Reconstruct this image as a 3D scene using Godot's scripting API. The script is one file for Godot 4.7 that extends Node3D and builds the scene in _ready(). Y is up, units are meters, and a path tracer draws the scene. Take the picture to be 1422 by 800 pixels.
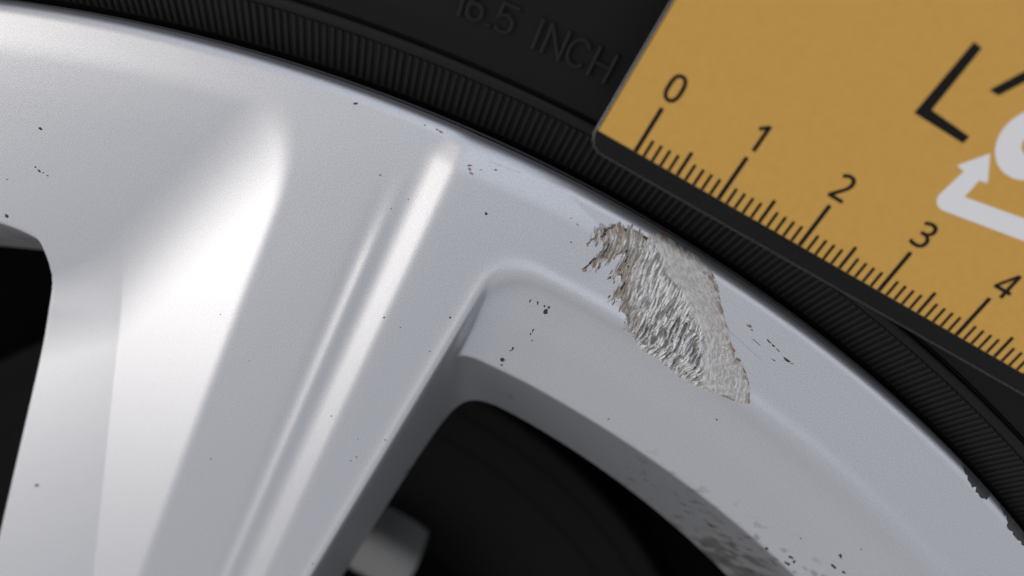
extends Node3D
# Close-up of a kerbed alloy wheel with a measuring card. Shapes are worked out in millimetres in the
# wheel's own frame (hub at the origin, axle along z, face towards +z) and stored in metres.

const MM := 0.001
const HUB := Vector3(0, 0.33, 0)
const RIM := 205.86
const CAM := Vector3(93.32088618, 206.89360435, 84.27860228)
const FOCAL := 1027.0
var cam_right := Vector3(0.99331303, 0.0, -0.1154523)
var cam_up := Vector3(-0.04450013, 0.92273221, -0.38286422)
var cam_fwd := Vector3(-0.10653156, -0.38544166, -0.91656192)

var rng := RandomNumberGenerator.new()
var fibre := FastNoiseLite.new()
var fibre2 := FastNoiseLite.new()
var warp := FastNoiseLite.new()
var stain := FastNoiseLite.new()
var M := {}

# ---------------------------------------------------------------- measuring helpers
func at(u: float, v: float, z := 0.0) -> Vector3:      # a measured point of the photograph, at height z above the wheel face
	var d := cam_fwd + cam_right * ((u - 711.0) / FOCAL) - cam_up * ((v - 400.0) / FOCAL)
	var t := (z - CAM.z) / d.z
	return CAM + d * t

func flat_at(u: float, v: float, z := 0.0) -> Vector2:
	var p := at(u, v, z)
	return Vector2(p.x, p.y)

func polar(u: float, v: float, z: float) -> Vector2:   # (radius, clockwise angle from the top)
	var p := at(u, v, z)
	return Vector2(Vector2(p.x, p.y).length(), atan2(p.x, p.y))

# ---------------------------------------------------------------- node helpers
func tag(o: Node, label: String, category: String, group := "") -> void:
	o.set_meta("label", label)
	o.set_meta("category", category)
	if group:
		o.set_meta("group", group)

func thing(called: String, label: String, category: String) -> Node3D:
	var o := Node3D.new()
	o.name = called
	o.position = HUB
	tag(o, label, category)
	add_child(o, true)
	return o

func part(called: String, mesh: Mesh, mat: Material, parent: Node, at_pos := Vector3.ZERO) -> MeshInstance3D:
	var o := MeshInstance3D.new()
	o.name = called
	o.mesh = mesh
	o.material_override = mat
	o.position = at_pos
	parent.add_child(o, true)
	return o

class Build:
	var v := PackedVector3Array()
	var n := PackedVector3Array()
	var c := PackedColorArray()
	var i := PackedInt32Array()
	func vert(p: Vector3, nn: Vector3, col := Color.WHITE) -> int:
		v.append(p * 0.001)
		n.append(nn)
		c.append(col)
		return v.size() - 1
	func tri(a: int, b: int, d: int) -> void:
		var face := (v[b] - v[a]).cross(v[d] - v[a])
		if face.dot(n[a] + n[b] + n[d]) > 0.0:
			i.append_array([a, d, b])
		else:
			i.append_array([a, b, d])
	func quad(a: int, b: int, d: int, e: int) -> void:
		tri(a, b, d)
		tri(a, d, e)
	func flat_quad(a: Vector3, b: Vector3, d: Vector3, e: Vector3, out: Vector3, col := Color.WHITE) -> void:
		var nn := (b - a).cross(d - a).normalized()
		if nn.dot(out) < 0:
			nn = -nn
		quad(vert(a, nn, col), vert(b, nn, col), vert(d, nn, col), vert(e, nn, col))
	func mesh() -> ArrayMesh:
		var arr := []
		arr.resize(Mesh.ARRAY_MAX)
		arr[Mesh.ARRAY_VERTEX] = v
		arr[Mesh.ARRAY_NORMAL] = n
		arr[Mesh.ARRAY_COLOR] = c
		arr[Mesh.ARRAY_INDEX] = i
		var m := ArrayMesh.new()
		m.add_surface_from_arrays(Mesh.PRIMITIVE_TRIANGLES, arr)
		return m

# a ring segment turned about the axle: profile of (radius, z), angles in radians clockwise from the top
func lathe(profile: Array, a0: float, a1: float, steps: int) -> ArrayMesh:
	var b := Build.new()
	var k := profile.size()
	var pn := []
	for j in k:
		var t: Vector2 = profile[mini(j + 1, k - 1)] - profile[maxi(j - 1, 0)]
		pn.append(Vector2(-t.y, t.x).normalized())
	for s in steps + 1:
		var a := lerpf(a0, a1, float(s) / steps)
		var rad := Vector3(sin(a), cos(a), 0)
		for j in k:
			var q: Vector2 = profile[j]
			b.vert(rad * q.x + Vector3(0, 0, q.y), rad * pn[j].x + Vector3(0, 0, pn[j].y))
	for s in steps:
		for j in k - 1:
			var p := s * k + j
			b.quad(p, p + 1, p + k + 1, p + k)
	return b.mesh()

# ---------------------------------------------------------------- the shape of the wheel face
class Line:
	var o: Vector2
	var n: Vector2
	func _init(a: Vector2, b: Vector2, side: Vector2) -> void:
		o = a
		n = (b - a).orthogonal().normalized()
		if n.dot(side) < 0:
			n = -n
	func d(p: Vector2) -> float:
		return (p - o).dot(n)

var crest: Line
var win_left: Line
var dish_right: Line
var hole_right: Line
var hole_top: Line
var facet_side: Line
var facet_top: Line
var scrape_poly := PackedVector2Array()
var scrape_box := Rect2()

func ramp(x: float, w: float) -> float:
	if x <= -w:
		return 0.0
	if x >= w:
		return x
	return (x + w) * (x + w) / (4.0 * w)

func both(a: float, b: float, p: float) -> float:       # the smaller of two depths, rounded where they meet
	if a <= 0.0 or b <= 0.0:
		return 0.0
	var m := minf(a, b)
	var r := m / maxf(a, b)
	return m / pow(1.0 + pow(r, p), 1.0 / p)

func draw_in(x: float, k: float) -> float:              # how far a corner of radius k draws one edge in, x from the other
	var e := maxf(0.0, k - x)
	return e * e / (3.0 * k)

func setup_shape() -> void:
	crest = Line.new(flat_at(636, 230, .9), flat_at(370, 800, .9), Vector2(1, 0))
	win_left = Line.new(flat_at(690, 378), flat_at(440, 790), Vector2(1, 0))
	dish_right = Line.new(flat_at(412, 205), flat_at(198, 790), Vector2(-1, 0))
	hole_right = Line.new(flat_at(52, 400, -4), flat_at(-7, 745, -5), Vector2(-1, 0))
	hole_top = Line.new(flat_at(0, 312, -4), flat_at(60, 318, -4), Vector2(0, -1))
	facet_side = Line.new(flat_at(163, 345, -4), flat_at(130, 800, -3), Vector2(-1, 0))
	facet_top = Line.new(flat_at(40, 338, -4), flat_at(165, 342, -4), Vector2(0, -1))
	var pts := [[852,309],[845,313],[836,312],[826,318],[820,326],[832,325],[816,337],[834,335],[840,341],[826,355],[818,365],[806,377],[822,374],[840,364],[852,360],[866,354],[860,365],[852,375],[846,384],[858,383],[862,391],[852,404],[848,416],[862,416],[860,428],[866,436],[869,446],[868,455],[876,463],[882,472],[886,482],[896,490],[908,496],[920,505],[931,514],[941,524],[952,530],[966,536],[978,543],[992,547],[1006,549],[1018,554],[1030,557],[1040,556],[1041,540],[1038,526],[1034,512],[1027,500],[1020,496],[1019,484],[1014,470],[1012,456],[1006,440],[1002,424],[1000,408],[996,392],[989,378],[978,366],[966,355],[952,347],[938,338],[924,328],[912,324],[903,327],[893,322],[884,317],[874,315],[866,312]]
	for q in pts:
		scrape_poly.append(flat_at(q[0], q[1], -.5))
	scrape_box = Rect2(scrape_poly[0], Vector2.ZERO)
	for q in scrape_poly:
		scrape_box = scrape_box.expand(q)

func scrape_inside(p: Vector2) -> float:                # mm inside the scraped patch
	if not scrape_box.grow(1.0).has_point(p):
		return -9.0
	var best := 1e9
	var k := scrape_poly.size()
	for j in k:
		var q := Geometry2D.get_closest_point_to_segment(p, scrape_poly[j], scrape_poly[(j + 1) % k])
		best = minf(best, q.distance_squared_to(p))
	var d := sqrt(best)
	return d if Geometry2D.is_point_in_polygon(p, scrape_poly) else -d

func height(p: Vector2) -> float:
	var d := RIM - p.length()
	var z := 0.0
	if d < 12.3:
		z -= 0.0034 * (12.3 - d) * (12.3 - d)
	if d < 1.5:
		var e := minf(1.5, 1.5 - d)
		z -= 1.5 - sqrt(maxf(0.0, 1.5 * 1.5 - e * e))
	# the rib along the spoke and the fine step beside it
	var q := crest.d(p)
	if q > -12.0 and q < 24.0:
		var start := 3.5 - 1.5 * smoothstep(4.5, .5, d)
		var up := (ramp(q + start, 1.0) - ramp(q + .1, .6)) * 0.32
		up -= ramp(q - 1.0, 1.5) * 0.055
		z += maxf(0.0, up) * smoothstep(-1.2, 2.0, d)
		var fade := smoothstep(4.0, 22.0, d)
		z += fade * (0.22 * exp(-pow((q + 5.2) / 0.85, 2)) - 0.08 * exp(-pow((q + 7.0) / 0.8, 2)))
	# right window: shallow slope under the rim, steep wall along the spoke
	var sl := win_left.d(p)
	if sl > -5.0 and d > 9.0:
		var st := d - 12.3
		var h := clampf(.5 + .5 * (sl - st) / 6.0, 0.0, 1.0)
		var s := lerpf(sl, st, h) - 6.0 * h * (1.0 - h)
		var st0 := st
		st -= draw_in(sl, 4.5)
		sl -= draw_in(st0, 4.5)
		# the rolled edge round the window stands a little proud
		z += .42 * exp(-pow((s + .15) / lerpf(1.2, 2.0, smoothstep(100.0, 128.0, p.x)), 2.0)) * smoothstep(9.0, 11.5, d)
		var deep := .35 * smoothstep(-1.0, 5.0, st) + ramp(st, 1.6) * 0.2 + ramp(st - 8.0, .7) * 0.09 + ramp(st - 16.4, .5) * 0.78
		z -= both(deep, ramp(sl, 1.0) * 3.3, 4.0)
	# left spoke's dish and the window beyond it
	var sd := dish_right.d(p)
	if sd > -3.5 and d > 3.0:
		var dt := d - 5.9
		var c := maxf(facet_side.d(p), 0.0) * smoothstep(-3.0, 12.0, facet_top.d(p))
		var top := (dt + 1.2) * 0.2
		var right := sd * 0.36 - c * 0.20
		var h2 := clampf(.5 + .5 * (right - top) / 2.6, 0.0, 1.0)
		z -= ramp(lerpf(right, top, h2) - 2.6 * h2 * (1.0 - h2), .3)
		var ht := hole_top.d(p)
		var hr := hole_right.d(p)
		if ht > -1.0 and hr > -1.0:
			z -= both(ramp(ht - draw_in(hr, 11.0), .5) * 1.5, ramp(hr - draw_in(ht, 11.0), .35) * 8.0, 5.0)
	return z

func face_height(p: Vector2) -> float:                  # the painted face, sunk under the scraped patch
	var z := height(p)
	if scrape_box.grow(1.0).has_point(p):
		z -= 0.9 * smoothstep(0.25, 1.1, scrape_inside(p))
	return z

func normal_at(p: Vector2) -> Vector3:
	var e := 0.15
	var gx := (height(p + Vector2(e, 0)) - height(p - Vector2(e, 0))) / (2 * e)
	var gy := (height(p + Vector2(0, e)) - height(p - Vector2(0, e))) / (2 * e)
	return Vector3(-gx, -gy, 1).normalized()

func on_face(u: float, v: float) -> Vector3:            # a measured point, on the wheel's own surface
	var z := 0.0
	var p := at(u, v, z)
	for k in 6:
		z = lerpf(z, height(Vector2(p.x, p.y)), 0.8)
		p = at(u, v, z)
	return p

# ---------------------------------------------------------------- materials
func noise_tex(freq: float, size: int, seed_: int, lo: Color, hi: Color, octaves := 3, type := FastNoiseLite.TYPE_SIMPLEX_SMOOTH) -> ImageTexture:
	var n := FastNoiseLite.new()
	n.seed = seed_
	n.noise_type = type
	n.frequency = freq
	n.fractal_octaves = octaves
	var im := n.get_seamless_image(size, size)
	im.convert(Image.FORMAT_RGBA8)
	for y in size:
		for x in size:
			var t := im.get_pixel(x, y).r
			im.set_pixel(x, y, lo.lerp(hi, t))
	return ImageTexture.create_from_image(im)

func normal_tex(freq: float, size: int, seed_: int, strength: float, octaves := 2) -> ImageTexture:
	var n := FastNoiseLite.new()
	n.seed = seed_
	n.noise_type = FastNoiseLite.TYPE_SIMPLEX_SMOOTH
	n.frequency = freq
	n.fractal_octaves = octaves
	var im := n.get_seamless_image(size, size)
	im.convert(Image.FORMAT_RGBA8)
	im.bump_map_to_normal_map(strength)
	return ImageTexture.create_from_image(im)

func triplanar(m: StandardMaterial3D, tile_mm: float) -> void:
	m.uv1_triplanar = true
	m.uv1_scale = Vector3.ONE * (1000.0 / tile_mm)

func mat(called: String, col: Color, rough: float, metal := 0.0) -> StandardMaterial3D:
	var m := StandardMaterial3D.new()
	m.resource_name = called
	m.albedo_color = col.linear_to_srgb()
	m.roughness = rough
	m.metallic = metal
	M[called] = m
	return m

func materials() -> void:
	var p := mat("silver paint", Color(.66, .672, .70), .43, .85)
	p.vertex_color_use_as_albedo = true
	p.albedo_texture = noise_tex(.3, 512, 3, Color(.74, .74, .75), Color(1, 1, 1), 2)
	p.normal_enabled = true
	p.normal_texture = normal_tex(.25, 512, 5, 2.0)
	p.normal_scale = .16
	triplanar(p, 26.0)
	p.clearcoat_enabled = true
	p.clearcoat = .6
	p.clearcoat_roughness = .28
	var s := mat("scraped alloy", Color(.56, .56, .565), .45, .3)
	s.vertex_color_use_as_albedo = true
	s.cull_mode = BaseMaterial3D.CULL_DISABLED
	var r := mat("tyre rubber", Color(.0035, .0035, .004), .68)
	r.metallic_specular = .27
	r.normal_enabled = true
	r.normal_texture = normal_tex(.12, 512, 9, 3.0, 4)
	r.normal_scale = .25
	triplanar(r, 20.0)
	mat("rib rubber", Color(.005, .005, .0056), .54).metallic_specular = .28
	var o := mat("orange print", Color(.46, .26, .056), .45)
	o.metallic_specular = .3
	o.albedo_texture = noise_tex(.03, 512, 21, Color(.97, .965, .96), Color(1, 1, 1), 4)
	o.normal_enabled = true
	o.normal_texture = normal_tex(.2, 512, 11, 4.0, 2)
	o.normal_scale = .35
	triplanar(o, 18.0)
	mat("black ink", Color(.004, .003, .003), .5).metallic_specular = .25
	mat("white ink", Color(.55, .545, .555), .45)
	var c := mat("clear plastic", Color(.006, .006, .0065, 1), .25)
	c.metallic_specular = .25
	c.albedo_color.a = .7
	c.transparency = BaseMaterial3D.TRANSPARENCY_ALPHA
	var e := mat("cut plastic edge", Color(.09, .09, .092, 1), .22)
	e.albedo_color.a = .8
	mat("card core", Color(.35, .33, .30), .5)
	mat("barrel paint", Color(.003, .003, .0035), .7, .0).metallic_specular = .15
	mat("chip", Color(.018, .014, .012), .75)
	mat("brown dirt", Color(.17, .105, .062), .8)
	mat("scratched lacquer", Color(.34, .34, .35), .5, .4)
	mat("edge chip", Color(.022, .024, .024), .7)
	mat("caliper alloy", Color(.13, .13, .127), .65, .0)
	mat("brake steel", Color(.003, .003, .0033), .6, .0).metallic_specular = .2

# ---------------------------------------------------------------- the wheel
func paint_color(p: Vector2, z: float) -> Color:
	var c := Color(1, 1, 1)
	# brake dust and road dirt, in patches of their own, deep in the windows and low on the rim
	var n := stain.get_noise_2d(p.x * 1.3, p.y * 1.3)
	var n2 := stain.get_noise_2d(p.x * 4.0 + 70.0, p.y * 4.0)
	var d := RIM - p.length()
	var a := 0.0
	if p.x > 60.0:
		a = smoothstep(-5.5, -10.5, z) * smoothstep(.05, .45, n + .5 * n2 + smoothstep(103.0, 122.0, p.x) * .75 - .45)
	elif p.x < 22.0 and z < -5.0:
		a = .8 * smoothstep(-13.0, -22.0, z) * smoothstep(-.1, .5, n + .25 * n2)
	c = c.lerp(Color(.24, .18, .14), a * .65)
	if d > 8.0 and p.x > 100.0:
		var b := smoothstep(140.0, 128.0, p.y + (p.x - 118.0) * .6) * smoothstep(.35, .62, stain.get_noise_2d(p.x * 3.2 + 31.0, p.y * 5.0) + .55 * n2)
		c = c.lerp(Color(.22, .18, .15), b * .7)
	return c

func wheel() -> void:
	var w := thing("alloy_wheel", "silver painted alloy wheel with a deep kerb scrape across its outer rim", "car wheel")
	var ds := []
	var d := 0.0
	while d < 3.0:
		ds.append(d)
		d += .16
	while d < 120.0:
		ds.append(d)
		d += .36
	var a0 := deg_to_rad(-9.0)
	var steps := 640
	var da := deg_to_rad(66.0) / steps
	var cols := ds.size()
	var pos := PackedVector3Array()
	var col := PackedColorArray()
	var keep := PackedFloat32Array()
	pos.resize((steps + 1) * cols)
	col.resize(pos.size())
	keep.resize(pos.size())
	for s in steps + 1:
		var a := a0 + da * s
		var rad := Vector2(sin(a), cos(a))
		for j in cols:
			var p: Vector2 = rad * (RIM - ds[j])
			var z := face_height(p)
			var k := s * cols + j
			pos[k] = Vector3(p.x, p.y, z)
			keep[k] = z + (20.5 if p.x > 30.0 and crest.d(p) > 0.0 else 29.0)
			col[k] = paint_color(p, z)
	var nor := PackedVector3Array()
	nor.resize(pos.size())
	for s in steps + 1:
		for j in cols:
			var k := s * cols + j
			var tj := pos[s * cols + mini(j + 1, cols - 1)] - pos[s * cols + maxi(j - 1, 0)]
			var ts := pos[mini(s + 1, steps) * cols + j] - pos[maxi(s - 1, 0) * cols + j]
			var nn := tj.cross(ts).normalized()
			nor[k] = nn if nn.z >= 0 else -nn
	var parts := {}
	for called in ["rim", "spoke", "spoke_rib", "spoke_recess", "window_bevel"]:
		parts[called] = {"b": Build.new(), "map": {}}
	var back := Build.new()
	for s in steps:
		for j in cols - 1:
			var ids := [s * cols + j, s * cols + j + 1, (s + 1) * cols + j + 1, (s + 1) * cols + j]
			if keep[ids[0]] < 0 and keep[ids[1]] < 0 and keep[ids[2]] < 0 and keep[ids[3]] < 0:
				continue
			var m := Vector2(pos[ids[0]].x, pos[ids[0]].y)
			var dd: float = ds[j]
			var called := "spoke"
			if dish_right.d(m) > -.3 and dd > 5.6:
				called = "spoke_recess"
			elif win_left.d(m) > -.6 and dd > 12.0:
				called = "window_bevel"
			elif dd < 12.3 and not (absf(crest.d(m) + 2.2) < 4.0 and dd > 1.6):
				called = "rim"
			elif crest.d(m) > -6.2 and crest.d(m) < 1.2:
				called = "spoke_rib"
			var b: Build = parts[called].b
			var seen: Dictionary = parts[called].map
			for t in [[0, 1, 2], [0, 2, 3]]:
				var tri_ := [ids[t[0]], ids[t[1]], ids[t[2]]]
				var inside := 0
				for k in tri_:
					if keep[k] >= 0:
						inside += 1
				if inside == 0:
					continue
				if inside == 3:
					var o := []
					for k in tri_:
						if not seen.has(k):
							seen[k] = b.vert(pos[k], nor[k], col[k])
						o.append(seen[k])
					b.tri(o[0], o[1], o[2])
					continue
				var poly := []
				var cut := []
				for e in 3:
					var k0: int = tri_[e]
					var k1: int = tri_[(e + 1) % 3]
					if keep[k0] >= 0:
						poly.append(b.vert(pos[k0], nor[k0], col[k0]))
					if (keep[k0] >= 0) != (keep[k1] >= 0):
						var f := keep[k0] / (keep[k0] - keep[k1])
						var x := pos[k0].lerp(pos[k1], f)
						poly.append(b.vert(x, nor[k0].lerp(nor[k1], f).normalized(), col[k0].lerp(col[k1], f)))
						cut.append(x)
				for e in range(1, poly.size() - 1):
					b.tri(poly[0], poly[e], poly[e + 1])
				if cut.size() == 2 and cut[0].distance_to(cut[1]) > .01:
					var down := Vector3(0, 0, -9)
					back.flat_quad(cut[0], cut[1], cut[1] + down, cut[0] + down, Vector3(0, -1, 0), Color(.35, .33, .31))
	for called in parts:
		part(called, parts[called].b.mesh(), M["silver paint"], w)
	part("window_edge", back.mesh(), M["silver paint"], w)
	# the lip turns back to the bead seat, then the barrel runs inward
	part("rim_flange", lathe([Vector2(RIM, -2.55), Vector2(RIM + .02, -3.2), Vector2(RIM - .2, -4.5), Vector2(RIM - 1.2, -7), Vector2(RIM - 3, -10)], a0, a0 + deg_to_rad(66), 160), M["silver paint"], w)
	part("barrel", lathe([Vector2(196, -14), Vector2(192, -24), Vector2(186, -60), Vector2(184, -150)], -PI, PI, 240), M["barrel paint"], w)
	var lip := []
	for k in 30:
		var dd := k * k * .02
		lip.append(Vector2(RIM - dd, height(Vector2(0, -(RIM - dd)))))
	part("far_rim", lathe(lip, a0 + deg_to_rad(66), a0 + TAU, 300), M["silver paint"], w)
	scrape(w)
	chips(w)

func scrape(w: Node3D) -> void:
	var b := Build.new()
	var step := 0.085
	var box := scrape_box.grow(.3)
	var nx := int(box.size.x / step) + 1
	var ny := int(box.size.y / step) + 1
	var pos := PackedVector3Array()
	var col := PackedColorArray()
	var ins := PackedFloat32Array()
	pos.resize(nx * ny)
	col.resize(nx * ny)
	ins.resize(nx * ny)
	# the tool marks run down and left in the inner half, then bend round to run down and right towards the outer edge
	var seam := [flat_at(906, 328), flat_at(912, 352), flat_at(930, 385), flat_at(958, 425), flat_at(975, 470), flat_at(978, 520), flat_at(980, 548)]
	for y in ny:
		for x in nx:
			var k := y * nx + x
			var p := box.position + Vector2(x, y) * step
			var inside := scrape_inside(p)
			var side := -99.0
			for e in seam.size() - 1:
				if p.y <= seam[e].y and p.y > seam[e + 1].y:
					var f: float = (p.y - seam[e].y) / (seam[e + 1].y - seam[e].y)
					side = p.x - lerpf(seam[e].x, seam[e + 1].x, f)
			if side == -99.0:
				side = p.x - (seam[0].x if p.y > seam[0].y else seam[-1].x)
			var wob := Vector2(warp.get_noise_2d(p.x * 1.6, p.y * 1.6), warp.get_noise_2d(p.x * 1.6 + 50.0, p.y * 1.6))
			var right := smoothstep(-.35, .45, side + .5 * wob.x)
			var rel := p - Vector2(97.0, 168.0) + wob * .3
			# along / across the marks: straight and leaning in the torn half, following the seam in the smoother half
			var along := rel.dot(Vector2(sin(.46), cos(.46)))
			var across := rel.dot(Vector2(cos(.46), -sin(.46))) + .016 * along * along
			var f1 := fibre.get_noise_2d(along * .62, across * 4.6)
			var f2 := fibre2.get_noise_2d(along * .8, across * 8.5)
			var chunk := fibre2.get_noise_2d(along * .6 + 40.0, across * 2.4)
			if right > 0.0:
				var g := side + .1 * wob.y
				f1 = lerpf(f1, fibre.get_noise_2d(rel.y * .55 + 90.0, g * 5.0), right)
				f2 = lerpf(f2, fibre2.get_noise_2d(rel.y * 1.1 + 90.0, g * 11.0), right)
				chunk = lerpf(chunk, fibre2.get_noise_2d(rel.y * 1.3 + 140.0, g * 2.6), right)
			var rough := lerpf(1.0, .32, right)
			var crack := fibre.get_noise_2d(along * .6 + 200.0, across * 3.6)
			crack = (1.0 - smoothstep(.0, .13, absf(crack + .15 * f2))) * (1.0 - right * .75)
			var relief := rough * lerpf(.45, 1.15, smoothstep(-.3, .3, warp.get_noise_2d(p.x * 3.0, p.y * 2.0) - .26 * (p.y - 168.5))) * (.17 * f1 + .13 * f2 + .22 * smoothstep(-.2, .2, chunk) - .1 - .18 * crack)
			var edge := inside + (.8 * f1 + .9 * f2) * lerpf(1.0, .16, right) * lerpf(.15, 1.0, smoothstep(164.0, 168.0, p.y))
			var z := height(p)
			var dd := RIM - p.length()
			# the crest under the rim has been ground away
			z -= .24 * smoothstep(0.0, 2.0, edge) * lerpf(.5, 1.0, smoothstep(2.0, 9.0, dd)) - .04
			z += relief * smoothstep(0.0, .9, edge)
			pos[k] = Vector3(p.x, p.y, z)
			ins[k] = edge
			# bare metal, soil in the torn grain, brown soil towards the torn ends
			var c := Color(.72, .72, .715).lerp(Color(.98, .98, .975), smoothstep(-.3, .4, f2 + chunk))
			c = c.lerp(Color(.72, .695, .68), right * smoothstep(-.5, .4, f1 + .5 * chunk) * .8)
			var soil := smoothstep(.02, .34, -chunk * .9 - f1 * .5 + .2 * f2 + .25 * warp.get_noise_2d(p.x * 3.5 + 9.0, p.y * 3.5)) * lerpf(.85, .4, right)
			soil = maxf(soil * .8, crack * .8)
			c = c.lerp(Color(.16, .15, .135), soil)
			var brown := 0.0
			if side < -1.0:
				brown = smoothstep(3.0, .3, edge) * smoothstep(-.3, .16, chunk * .8 + .6 * f2 + .12) * smoothstep(164.5, 168.5, p.y)
			elif side > .8:
				brown = smoothstep(1.1, .0, edge) * smoothstep(-.15, .2, warp.get_noise_2d(p.x * 5.0 + 3.0, p.y * 5.0) + .4 * f1)
				brown = maxf(brown, .5 * smoothstep(.0, .4, chunk + .4 * f1) * smoothstep(.8, 2.0, side))
			c = c.lerp(Color(.33, .235, .155), brown * .9)
			var dark := smoothstep(.12, .4, f2 + .6 * chunk) * smoothstep(1.3, .1, edge) * smoothstep(168.0, 172.0, p.y)
			c = c.lerp(Color(.09, .06, .045), dark * .85)
			col[k] = c
	var nor := PackedVector3Array()
	nor.resize(nx * ny)
	for y in ny:
		for x in nx:
			var tx := pos[y * nx + mini(x + 1, nx - 1)] - pos[y * nx + maxi(x - 1, 0)]
			var ty := pos[mini(y + 1, ny - 1) * nx + x] - pos[maxi(y - 1, 0) * nx + x]
			nor[y * nx + x] = tx.cross(ty).normalized()
	var seen := {}
	for y in ny - 1:
		for x in nx - 1:
			var ids := [y * nx + x, y * nx + x + 1, (y + 1) * nx + x + 1, (y + 1) * nx + x]
			var ok := true
			for k in ids:
				if ins[k] < 0.0 or RIM - Vector2(pos[k].x, pos[k].y).length() < .15:
					ok = false
			if not ok:
				continue
			var o := []
			for k in ids:
				if not seen.has(k):
					seen[k] = b.vert(pos[k], nor[k], col[k])
				o.append(seen[k])
			b.quad(o[0], o[1], o[2], o[3])
	var s := part("scrape", b.mesh(), M["scraped alloy"], w)
	s.set_meta("label", "bare torn metal where the kerb scraped the rim")

# an uneven fleck lying on the wheel face, its size in pixels of the photograph, long axis turned by deg
func fleck(w: Node3D, called: String, u: float, v: float, long: float, wide: float, deg: float, m: String) -> void:
	var b := Build.new()
	var k := 11
	var up := .035
	var turn := deg_to_rad(deg)
	var c := on_face(u, v)
	var cn := normal_at(Vector2(c.x, c.y))
	var mid := b.vert(c + cn * up * 1.6, cn)
	var ring := []
	for e in k:
		var a := TAU * e / k
		var q := Vector2(cos(a) * long, sin(a) * wide) * .5 * rng.randf_range(.55, 1.3)
		q = q.rotated(turn)
		var p := on_face(u + q.x, v + q.y)
		var n := normal_at(Vector2(p.x, p.y))
		ring.append(b.vert(p + n * up * .4, n))
	for e in k:
		b.tri(mid, ring[e], ring[(e + 1) % k])
	part(called, b.mesh(), M[m], w)

func chips(w: Node3D) -> void:
	for f in [[56,179,6,4,20],[49,232,4,2,10],[54,237,6,3,40],[60,240,3,2,0],[66,244,3,2,30],[9,300,7,4,40],[10,249,3,1.5,0],[494,144,7,4,10],[590,174,2.5,2,0],[675,297,5,4,60],[533,441,3,2.5,0],[758,433,7,7,20],[762,427,4,4,0],[747,421,3,5,0],[756,425,3,3,0],[736,418,2,5,30],[740,459,2,6,20],[737,464,2,4,0],[739,473,2.5,2,0],[698,500,6,6,0],[697,507,5,2,0],[712,484,3,6,15],[709,487,4,1.5,0],[51,674,5,4,0],[293,637,2,2,0],[306,437,2,2,0],[495,635,2.5,2.5,0],[497,610,1.5,1.5,0],[460,578,2,2,0],[556,455,1.8,1.8,0],[845,582,3,2,0],[995,583,4,2.5,0],[625,441,3,3,0],[597,488,2,2,0],[535,611,2,2,0],[487,640,2,2,0],[434,783,2.5,2,0],[346,501,1.5,1.5,0],[543,290,2,2,0],[567,277,1.5,2.5,0],[793,303,1.5,1.5,0],[793,336,2.5,2,0],[802,312,1,6,-40],[688,236,5,2.5,10],[652,230,6,2.5,0],[1094,501,9,4,38],[1090,498,5,3,38],[1068,474,11,2.6,45],[1074,480,5,2.4,45],[1049,474,16,1.2,42],[1042,452,6,1.2,50],[1074,500,7,1.2,30],[1167,772,4,7,-20],[1158,787,10,4,35],[1172,795,6,4,30],[1098,774,9,4,30],[1094,783,9,4,35],[1103,780,4,4,0],[1065,762,6,5,0],[1196,763,2,2,0],[1112,748,3,1.5,30],[872,370,4,3.4,0]]:
		fleck(w, "paint_chip", f[0], f[1], f[2], f[3], f[4], "chip")
	for f in [[528,243,4,3,0],[612,183,9,3,25],[607,180,5,2,25],[652,235,7,4,30],[655,241,7,3,30],[668,236,5,1.5,0],[1040,453,8,2,30],[1044,458,5,2,20],[1080,486,8,2,45],[1100,505,5,2,20],[640,178,4,2,25]]:
		fleck(w, "dirt_fleck", f[0], f[1], f[2], f[3], f[4], "brown dirt")
	for f in [[815,370,17,3,-39],[822,362,14,3,-42],[812,376,8,2,-35],[826,368,10,2,-38],[822,333,12,3,-30],[829,327,10,2.5,-35],[817,338,7,2,-30],[842,320,13,3.5,-38],[850,315,9,3,-40],[838,327,12,2.5,-38],[835,350,12,3,-48],[842,356,9,2.5,-50],[849,378,9,2.5,-55],[846,386,7,2,-55],[853,392,8,2.2,-60],[846,412,9,2,-50],[852,421,7,2,-55],[861,430,7,2,-60],[1026,500,9,4,40],[1033,514,14,3,68],[1039,532,13,2.6,80],[1019,487,7,4,60],[986,386,11,2.5,62],[993,400,8,2.5,70]]:
		fleck(w, "torn_streak", f[0], f[1], f[2], f[3], f[4], "brown dirt" if rng.randf() < .72 else "chip")
	# hairline scratches
	for f in [[1035,480,60,.9,42],[940,345,30,1.2,35],[700,232,50,.8,20]]:
		for e in 4:
			var g: float = (e - 1.5) / 4.0 * f[2]
			var tilt := deg_to_rad(f[4])
			fleck(w, "scratch", f[0] + cos(tilt) * g, f[1] + sin(tilt) * g, f[2] * .3, f[3], f[4], "scratched lacquer")
	# paint broken away along the outer edge, low on the right
	edge_chip(w, [[1337,655],[1345,660],[1352,668],[1362,676],[1372,684],[1380,690]], [2,8,11,10,11,4])
	edge_chip(w, [[1388,712],[1394,717],[1400,721],[1404,724],[1410,734],[1414,742],[1422,752],[1436,766]], [1,4,4,8,13,15,11,2])

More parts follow.
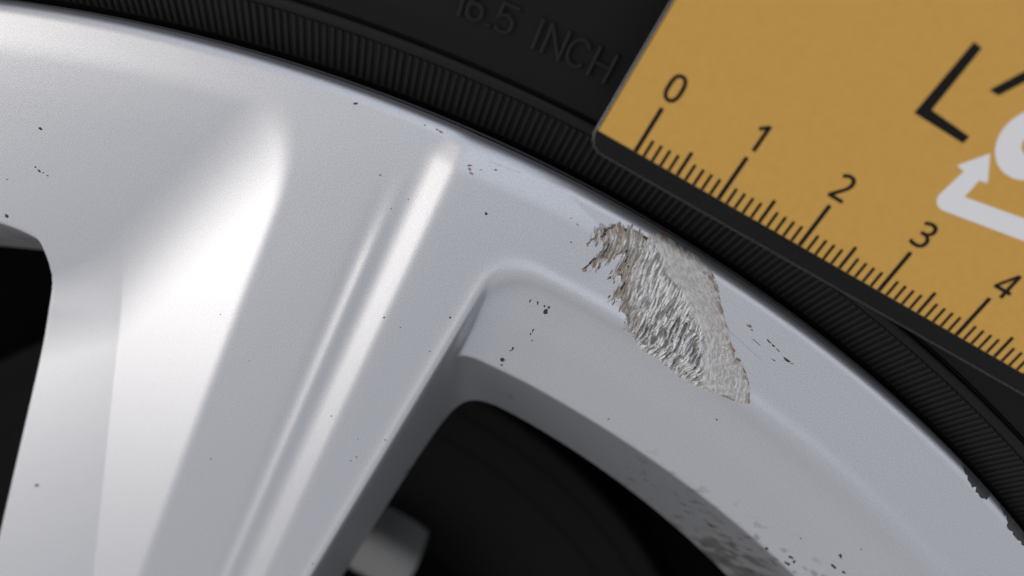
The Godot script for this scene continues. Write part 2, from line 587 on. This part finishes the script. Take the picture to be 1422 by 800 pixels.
func edge_chip(w: Node3D, line: Array, widths: Array) -> void:
	var b := Build.new()
	var rows := []
	for e in line.size() * 3 - 2:
		var k := int(e / 3.0)
		var f := (e % 3) / 3.0
		var k1 := mini(k + 1, line.size() - 1)
		var u: float = lerpf(line[k][0], line[k1][0], f)
		var v: float = lerpf(line[k][1], line[k1][1], f)
		var wide: float = lerpf(widths[k], widths[k1], f) * rng.randf_range(.45, 1.3)
		var pa := polar(u, v, -.8)
		var row := []
		for t in 5:
			var dd := 1.15 * (1.0 - t / 4.0) * minf(1.0, wide / 10.0)
			var p := Vector2(sin(pa.y), cos(pa.y)) * (RIM - dd)
			var n := normal_at(p)
			row.append(b.vert(Vector3(p.x, p.y, height(p)) + n * .05, n))
		rows.append(row)
	for e in rows.size() - 1:
		for t in 4:
			b.quad(rows[e][t], rows[e][t + 1], rows[e + 1][t + 1], rows[e + 1][t])
	part("edge_chip", b.mesh(), M["edge chip"], w)

# ---------------------------------------------------------------- the tyre
func side_z(r: float) -> float:
	var pts := [Vector2(213.4, -.5), Vector2(216, .55), Vector2(222, 1.6), Vector2(232, 3.6), Vector2(244, 6.2), Vector2(252, 7.0), Vector2(262, 6.6), Vector2(276, 2.5), Vector2(288, -8)]
	for k in pts.size() - 1:
		if r <= pts[k + 1].x:
			var t: float = clampf((r - pts[k].x) / (pts[k + 1].x - pts[k].x), 0, 1)
			var before: Vector2 = pts[maxi(k - 1, 0)]
			var after: Vector2 = pts[mini(k + 2, pts.size() - 1)]
			return cubic_interpolate(pts[k].y, pts[k + 1].y, before.y, after.y, t)
	return pts[-1].y

func tyre() -> void:
	var t := thing("tyre", "black rubber tyre with fine radial ribs and raised INCH lettering", "tyre")
	var prof := []
	var r := 213.5
	while r < 288.0:
		prof.append(Vector2(r, side_z(r)))
		r += .8 if r < 222.0 else 3.0
	part("sidewall", lathe(prof, -PI, PI, 720), M["tyre rubber"], t)
	part("bead", lathe([Vector2(201, -12), Vector2(204.5, -7), Vector2(206.2, -4.6), Vector2(206.6, -3.7), Vector2(212.0, -.95)], -PI, PI, 720), M["tyre rubber"], t)
	part("rim_ring", lathe([Vector2(211.55, -1.3), Vector2(211.7, -.55), Vector2(211.95, -.28), Vector2(212.45, -.1), Vector2(212.85, -.12), Vector2(213.02, -.4), Vector2(213.08, -1.1), Vector2(213.3, -1.15), Vector2(213.42, -.9), Vector2(213.52, -.47)], -PI, PI, 900), M["rib rubber"], t)
	# one short rib, repeated round the wheel
	var b := Build.new()
	var along := Vector3(0, 5.0, 2.42)
	var out := Vector3(0, -2.42, 5.0).normalized()
	var start := Vector3(0, 206.75, -3.68)
	var prof2 := [Vector2(-.36, -.05), Vector2(-.25, .28), Vector2(-.12, .36), Vector2(.12, .36), Vector2(.25, .28), Vector2(.36, -.05)]
	for e in 2:
		for k in prof2.size():
			var pr: Vector2 = prof2[k]
			var q: Vector2 = prof2[mini(k + 1, 5)] - prof2[maxi(k - 1, 0)]
			var nn := (Vector3(-q.y, 0, 0) + out * q.x).normalized()
			b.vert(start + along * e * .985 + Vector3(pr.x, 0, 0) + out * pr.y * (1.0 if e == 1 else .8), nn)
	for k in 5:
		b.quad(k, k + 1, k + 7, k + 6)
	var rib := b.mesh()
	var pitch := .92 / 209.5
	var k0 := 0
	for k in range(-6, 205):
		var a := deg_to_rad(2.0) + pitch * k
		var o := part("rib", rib, M["rib rubber"], t)
		o.rotation.z = -a + rng.randf_range(-.0002, .0002)
		o.position.z = rng.randf_range(-.05, .02) * MM
		k0 += 1
	lettering(t)

func stroke(b: Build, line: Array, half: float, tall: float, place: Callable) -> void:
	# a raised stroke with sloping flanks along a line of letter coordinates
	var rows := []
	var k := line.size()
	var pts := line.duplicate()
	var first: Vector2 = (pts[0] - pts[1]).normalized() * half * .8
	var last: Vector2 = (pts[k - 1] - pts[k - 2]).normalized() * half * .8
	pts[0] += first
	pts[k - 1] += last
	for e in k:
		var tan_: Vector2 = (pts[mini(e + 1, k - 1)] - pts[maxi(e - 1, 0)]).normalized()
		var side := tan_.orthogonal()
		var row := []
		for c in [[-1.0, -.1, -.9], [-.62, 1.0, -.45], [.62, 1.0, .45], [1.0, -.1, .9]]:
			var p: Vector2 = pts[e] + side * half * c[0]
			var base: Vector3 = place.call(p, tall * c[1])
			var off: Vector3 = place.call(p + side * c[2] * .1, tall * c[1]) - base
			var n := (off.normalized() * absf(c[2]) + Vector3(0, 0, 1.0 - absf(c[2]) * .45)).normalized()
			row.append(b.vert(base, n))
		rows.append(row)
	for e in k - 1:
		for c in 3:
			b.quad(rows[e][c], rows[e][c + 1], rows[e + 1][c + 1], rows[e + 1][c])
	for e in [0, k - 1]:
		b.quad(rows[e][0], rows[e][1], rows[e][2], rows[e][3])

func arc(c: Vector2, rx: float, ry: float, from: float, to: float, k := 12) -> Array:
	var o := []
	for e in k + 1:
		var a := deg_to_rad(lerpf(from, to, float(e) / k))
		o.append(c + Vector2(cos(a) * rx, sin(a) * ry))
	return o

func lettering(t: Node3D) -> void:
	var h := 2.9
	var glyphs := {
		"I": [[Vector2(0, -.5), Vector2(0, .5)]],
		"N": [[Vector2(-.34, -.5), Vector2(-.34, .5)], [Vector2(-.34, .5), Vector2(.34, -.5)], [Vector2(.34, -.5), Vector2(.34, .5)]],
		"C": [arc(Vector2(0, 0), .38, .5, 48, 312, 16)],
		"H": [[Vector2(-.34, -.5), Vector2(-.34, .5)], [Vector2(.34, -.5), Vector2(.34, .5)], [Vector2(-.34, 0), Vector2(.34, 0)]],
		"1": [[Vector2(0, -.5), Vector2(0, .5)], [Vector2(0, .5), Vector2(-.2, .33)]],
		"6": [arc(Vector2(0, -.2), .28, .3, 0, 360, 18), arc(Vector2(.34, -.12), .62, .62, 175, 100, 8)],
		"5": [[Vector2(.3, .5), Vector2(-.24, .5)], [Vector2(-.24, .5), Vector2(-.28, .02)], arc(Vector2(-.02, -.18), .32, .32, 140, -140, 14)],
		".": [[Vector2(-.03, -.46), Vector2(.03, -.46)]],
	}
	for g in [["1", 646, -6], ["6", 664, 4], [".", 683, 18], ["5", 705, 22], ["I", 748, 47], ["N", 772, 59], ["C", 803, 76], ["H", 836, 93]]:
		var pa := polar(g[1], g[2], 1.1)
		var b := Build.new()
		var place := func(p: Vector2, up: float) -> Vector3:
			var r := 219.25 + p.y * h
			var a := pa.y + p.x * h / 219.0
			return Vector3(sin(a) * r, cos(a) * r, side_z(r) + up)
		for line in glyphs[g[0]]:
			stroke(b, line, .09, .34, func(p, up): return place.call(p, up))
		part("letter", b.mesh(), M["rib rubber"], t)

# ---------------------------------------------------------------- the measuring card
const CARD := Vector3(97.174754, 190.58705459, 8.0)
var card_x := Vector3(0.8810204, -0.473078283, 0)
var card_y := Vector3(0.473078283, 0.8810204, 0)

func on_card(u: float, v: float) -> Vector2:
	var p := at(u, v, 8.0) - CARD
	return Vector2(p.dot(card_x), p.dot(card_y))

func slab(outline: PackedVector2Array, z0: float, z1: float, sides := true, bottom := true) -> ArrayMesh:
	var b := Build.new()
	var idx := Geometry2D.triangulate_polygon(outline)
	var top := []
	var low := []
	for p in outline:
		top.append(b.vert(Vector3(p.x, p.y, z1), Vector3(0, 0, 1)))
		low.append(b.vert(Vector3(p.x, p.y, z0), Vector3(0, 0, -1)))
	for k in range(0, idx.size(), 3):
		b.tri(top[idx[k]], top[idx[k + 1]], top[idx[k + 2]])
		if bottom:
			b.tri(low[idx[k]], low[idx[k + 1]], low[idx[k + 2]])
	if sides:
		var turn := -1.0 if Geometry2D.is_polygon_clockwise(outline) else 1.0
		for k in outline.size():
			var p := outline[k]
			var q := outline[(k + 1) % outline.size()]
			var n := (q - p).orthogonal() * -turn
			b.flat_quad(Vector3(p.x, p.y, z0), Vector3(q.x, q.y, z0), Vector3(q.x, q.y, z1), Vector3(p.x, p.y, z1), Vector3(-n.x, -n.y, 0) * -1.0)
	return b.mesh()

func rounded(x0: float, y0: float, x1: float, y1: float, radii: Array) -> PackedVector2Array:
	var o := PackedVector2Array()
	var cs := [[Vector2(x0, y0), Vector2(1, 1), 180.0], [Vector2(x1, y0), Vector2(-1, 1), 270.0], [Vector2(x1, y1), Vector2(-1, -1), 0.0], [Vector2(x0, y1), Vector2(1, -1), 90.0]]
	for k in 4:
		var r: float = radii[k]
		if r <= 0.0:
			o.append(cs[k][0])
			continue
		var c: Vector2 = cs[k][0] + cs[k][1] * r
		for e in 9:
			var a := deg_to_rad(cs[k][2] + e * 90.0 / 8)
			o.append(c + Vector2(cos(a), sin(a)) * r)
	return o

func measuring_card() -> void:
	var card := Node3D.new()
	card.name = "measuring_card"
	card.transform = Transform3D(Basis(card_x, card_y, Vector3(0, 0, 1)), HUB + CARD * MM)
	tag(card, "orange plastic card with a black centimetre scale lying across the tyre", "ruler")
	add_child(card, true)
	var left := -4.65
	part("orange_face", slab(rounded(left + .28, .0, 80.7, 51.6, [0.0, 0.0, 2.6, 2.6]), -.70, 0.0), M["orange print"], card)
	part("clear_edge", slab(rounded(left, -2.02, 81.0, -.004, [1.9, 1.9, 0.0, 0.0]), -.72, -.01, false), M["clear plastic"], card)
	# the cut rim of the plastic, a thin bevel that catches the light
	var rim := Build.new()
	var outline := rounded(left, -2.02, 81.0, 52.0, [1.9, 1.9, 3.0, 3.0])
	var n := outline.size()
	for k in n:
		var p := outline[k]
		var q := outline[(k + 1) % n]
		var o := (q - p).orthogonal().normalized()
		if o.dot(p - Vector2(38, 25)) < 0:
			o = -o
		var i0 := Vector3(-o.x, -o.y, 0) * .10
		var o3 := Vector3(o.x, o.y, 0)
		rim.flat_quad(Vector3(p.x, p.y, -.09) + o3 * .03, Vector3(q.x, q.y, -.09) + o3 * .03, Vector3(q.x, q.y, .004) + i0, Vector3(p.x, p.y, .004) + i0, o3 + Vector3(0, 0, 1))
		rim.flat_quad(Vector3(p.x, p.y, -.74) + o3 * .03, Vector3(q.x, q.y, -.74) + o3 * .03, Vector3(q.x, q.y, -.09) + o3 * .03, Vector3(p.x, p.y, -.09) + o3 * .03, o3)
	part("cut_edge", rim.mesh(), M["cut plastic edge"], card)
	# the printed scale
	var ticks := {}
	for k in 61:
		var tall := 5.05 if k % 10 == 0 else (2.75 if k % 5 == 0 else 1.85)
		var wide := .48 if k % 10 == 0 else (.41 if k % 5 == 0 else .35)
		if not ticks.has(tall):
			ticks[tall] = slab(rounded(-wide / 2, 0.02, wide / 2, tall, [0.0, 0.0, wide * .3, wide * .3]), .001, .012)
		part("tick_mark", ticks[tall], M["black ink"], card, Vector3(k, 0, 0) * MM)
	var font := SystemFont.new()
	font.font_names = PackedStringArray(["Droid Sans"])
	font.font_weight = 400
	var bolder := FontVariation.new()
	bolder.base_font = font
	bolder.variation_embolden = .45
	var spots := [[937, 124], [1055, 193], [1170, 262], [1283, 328], [1397, 397]]
	for k in 6:
		var tm := TextMesh.new()
		tm.font = bolder
		tm.text = str(k)
		tm.font_size = 64
		tm.pixel_size = .1 * MM
		tm.depth = .012 * MM
		tm.curve_step = .5
		var c := on_card(spots[k][0], spots[k][1]) if k < 5 else Vector2(50.5, 6.9)
		part("numeral", tm, M["black ink"], card, Vector3(c.x, c.y, .008) * MM).scale = Vector3(.60, .60, 1)
	# the printed letter, accent, ring and bent arrow
	var ink := func(called: String, pts: Array, m: String) -> void:
		var poly := PackedVector2Array()
		for q in pts:
			poly.append(on_card(q[0], q[1]))
		part(called, slab(poly, .001, .012), M[m], card)
	ink.call("printed_letter", [[1269.3,156.8],[1352.7,57.8],[1363.8,66.9],[1294,152.7],[1346.5,189.8],[1337.4,199.3]], "black ink")
	ink.call("printed_accent", [[1373.8,125],[1422,99],[1450,86],[1458,96],[1386.5,132.9]], "black ink")
	ink.call("printed_arrow", [[1375.2,213],[1329,229.8],[1338.5,238.0],[1304.5,270],[1301.2,276],[1301,283],[1303.5,288],[1308,291.7],[1422,334.8],[1520,372],[1530,341],[1422,303.3],[1339.5,273.5],[1359.8,250.8],[1371.7,254.3]], "white ink")
	var c := on_card(1437, 201)
	var r1 := c.distance_to(on_card(1382, 206))
	var r0 := r1 - 2.35
	var ring := PackedVector2Array()
	for e in 41:
		var a := deg_to_rad(28.0 + e * 8.0)
		ring.append(c + Vector2(cos(a), sin(a)) * r1)
	for e in 41:
		var a := deg_to_rad(348.0 - e * 8.0)
		ring.append(c + Vector2(cos(a), sin(a)) * r0)
	part("printed_ring", slab(ring, .001, .012), M["white ink"], card)

# ---------------------------------------------------------------- behind the wheel
func brake() -> void:
	var disc := thing("brake_disc", "dark steel brake disc deep behind the wheel spokes", "brake disc")
	part("friction_ring", lathe([Vector2(78, -80), Vector2(80, -72), Vector2(128, -72), Vector2(130, -74), Vector2(130, -84)], -PI, PI, 160), M["brake steel"], disc)
	part("hat", lathe([Vector2(30, -52), Vector2(70, -52), Vector2(76, -56), Vector2(78, -80)], -PI, PI, 120), M["brake steel"], disc)
	for r in [96.0, 112.0, 121.0]:
		part("wear_groove", lathe([Vector2(r, -72.3), Vector2(r + .4, -71.6), Vector2(r + 2.2, -71.6), Vector2(r + 2.6, -72.3)], -PI, PI, 120), M["brake steel"], disc)
	var cal := thing("brake_caliper", "grey metal brake caliper corner seen through the right wheel window", "brake caliper")
	var b := Build.new()
	var face := PackedVector2Array()
	for q in [[480,738],[524,756],[552,772],[574,787],[578,794],[572,806],[554,826],[538,848],[524,874],[508,905],[430,895],[390,855]]:
		face.append(flat_at(q[0], q[1], -58))
	var mid := Vector2.ZERO
	for p in face:
		mid += p / face.size()
	# a face that rounds over towards its flanks in rings
	var rings := [[1.0, -95.0, 1.0, 0.0], [1.0, -63.0, 1.0, .1], [.985, -61.0, .85, .5], [.93, -59.0, .55, .85], [.80, -57.6, .25, 1.0], [.5, -57.0, .05, 1.0], [.02, -56.9, 0.0, 1.0]]
	var rows := []
	for q in rings:
		var row := []
		for p in face:
			var o: Vector2 = p - mid
			var e: Vector2 = mid + o * q[0]
			var side: Vector2 = o.normalized() * q[2]
			row.append(b.vert(Vector3(e.x, e.y, q[1]), Vector3(side.x, side.y, q[3]).normalized()))
		rows.append(row)
	for e in rows.size() - 1:
		for k in face.size():
			var k1: int = (k + 1) % face.size()
			b.quad(rows[e][k], rows[e][k1], rows[e + 1][k1], rows[e + 1][k])
	part("body", b.mesh(), M["caliper alloy"], cal)
	var plate := thing("dust_shield", "black dust shield closing the space behind the brake disc", "dust shield")
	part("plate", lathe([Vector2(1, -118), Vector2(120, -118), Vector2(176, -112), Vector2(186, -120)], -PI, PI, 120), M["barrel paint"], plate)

func _ready() -> void:
	var cam := Camera3D.new()
	cam.name = "camera"
	cam.transform = Transform3D(Basis(cam_right, cam_up, -cam_fwd), HUB + CAM * MM)
	cam.fov = rad_to_deg(2.0 * atan(400.0 / FOCAL))
	cam.near = .005
	cam.far = 50.0
	var lens := CameraAttributesPhysical.new()
	lens.frustum_focal_length = 12.0 * FOCAL / 400.0
	lens.exposure_aperture = 15.0
	lens.frustum_focus_distance = .094
	cam.attributes = lens
	cam.current = true
	add_child(cam)
	# an overcast sky over pale paving
	var sky := ProceduralSkyMaterial.new()
	sky.sky_top_color = Color(.67, .685, .72)
	sky.sky_horizon_color = Color(.78, .80, .83)
	sky.sky_curve = .2
	sky.ground_bottom_color = Color(.535, .54, .55)
	sky.ground_horizon_color = Color(.58, .585, .595)
	sky.ground_curve = .1
	sky.sun_angle_max = 1.0
	var env := Environment.new()
	env.background_mode = Environment.BG_SKY
	env.sky = Sky.new()
	env.sky.sky_material = sky
	env.tonemap_mode = Environment.TONE_MAPPER_LINEAR
	env.tonemap_exposure = 2.35
	env.sdfgi_enabled = true
	env.ssao_enabled = true
	env.ssil_enabled = true
	var we := WorldEnvironment.new()
	we.name = "environment"
	we.environment = env
	add_child(we)
	var sun := DirectionalLight3D.new()
	sun.name = "sun_behind_cloud"
	sun.light_color = Color(1, .97, .94)
	sun.light_energy = .205
	sun.light_angular_distance = 46.0
	sun.shadow_enabled = true
	var towards := Vector3(-.84, .10, .50)
	sun.transform = Transform3D(Basis.looking_at(-towards, Vector3.UP), Vector3(0, 2, 2))
	add_child(sun)

	rng.seed = 11
	for s in [[fibre, 4, .55, 2], [fibre2, 8, .6, 3], [warp, 15, .12, 2], [stain, 23, .09, 4]]:
		s[0].seed = s[1]
		s[0].frequency = s[2]
		s[0].fractal_octaves = s[3]
		s[0].noise_type = FastNoiseLite.TYPE_SIMPLEX_SMOOTH
	materials()
	setup_shape()
	wheel()
	tyre()
	measuring_card()
	brake()
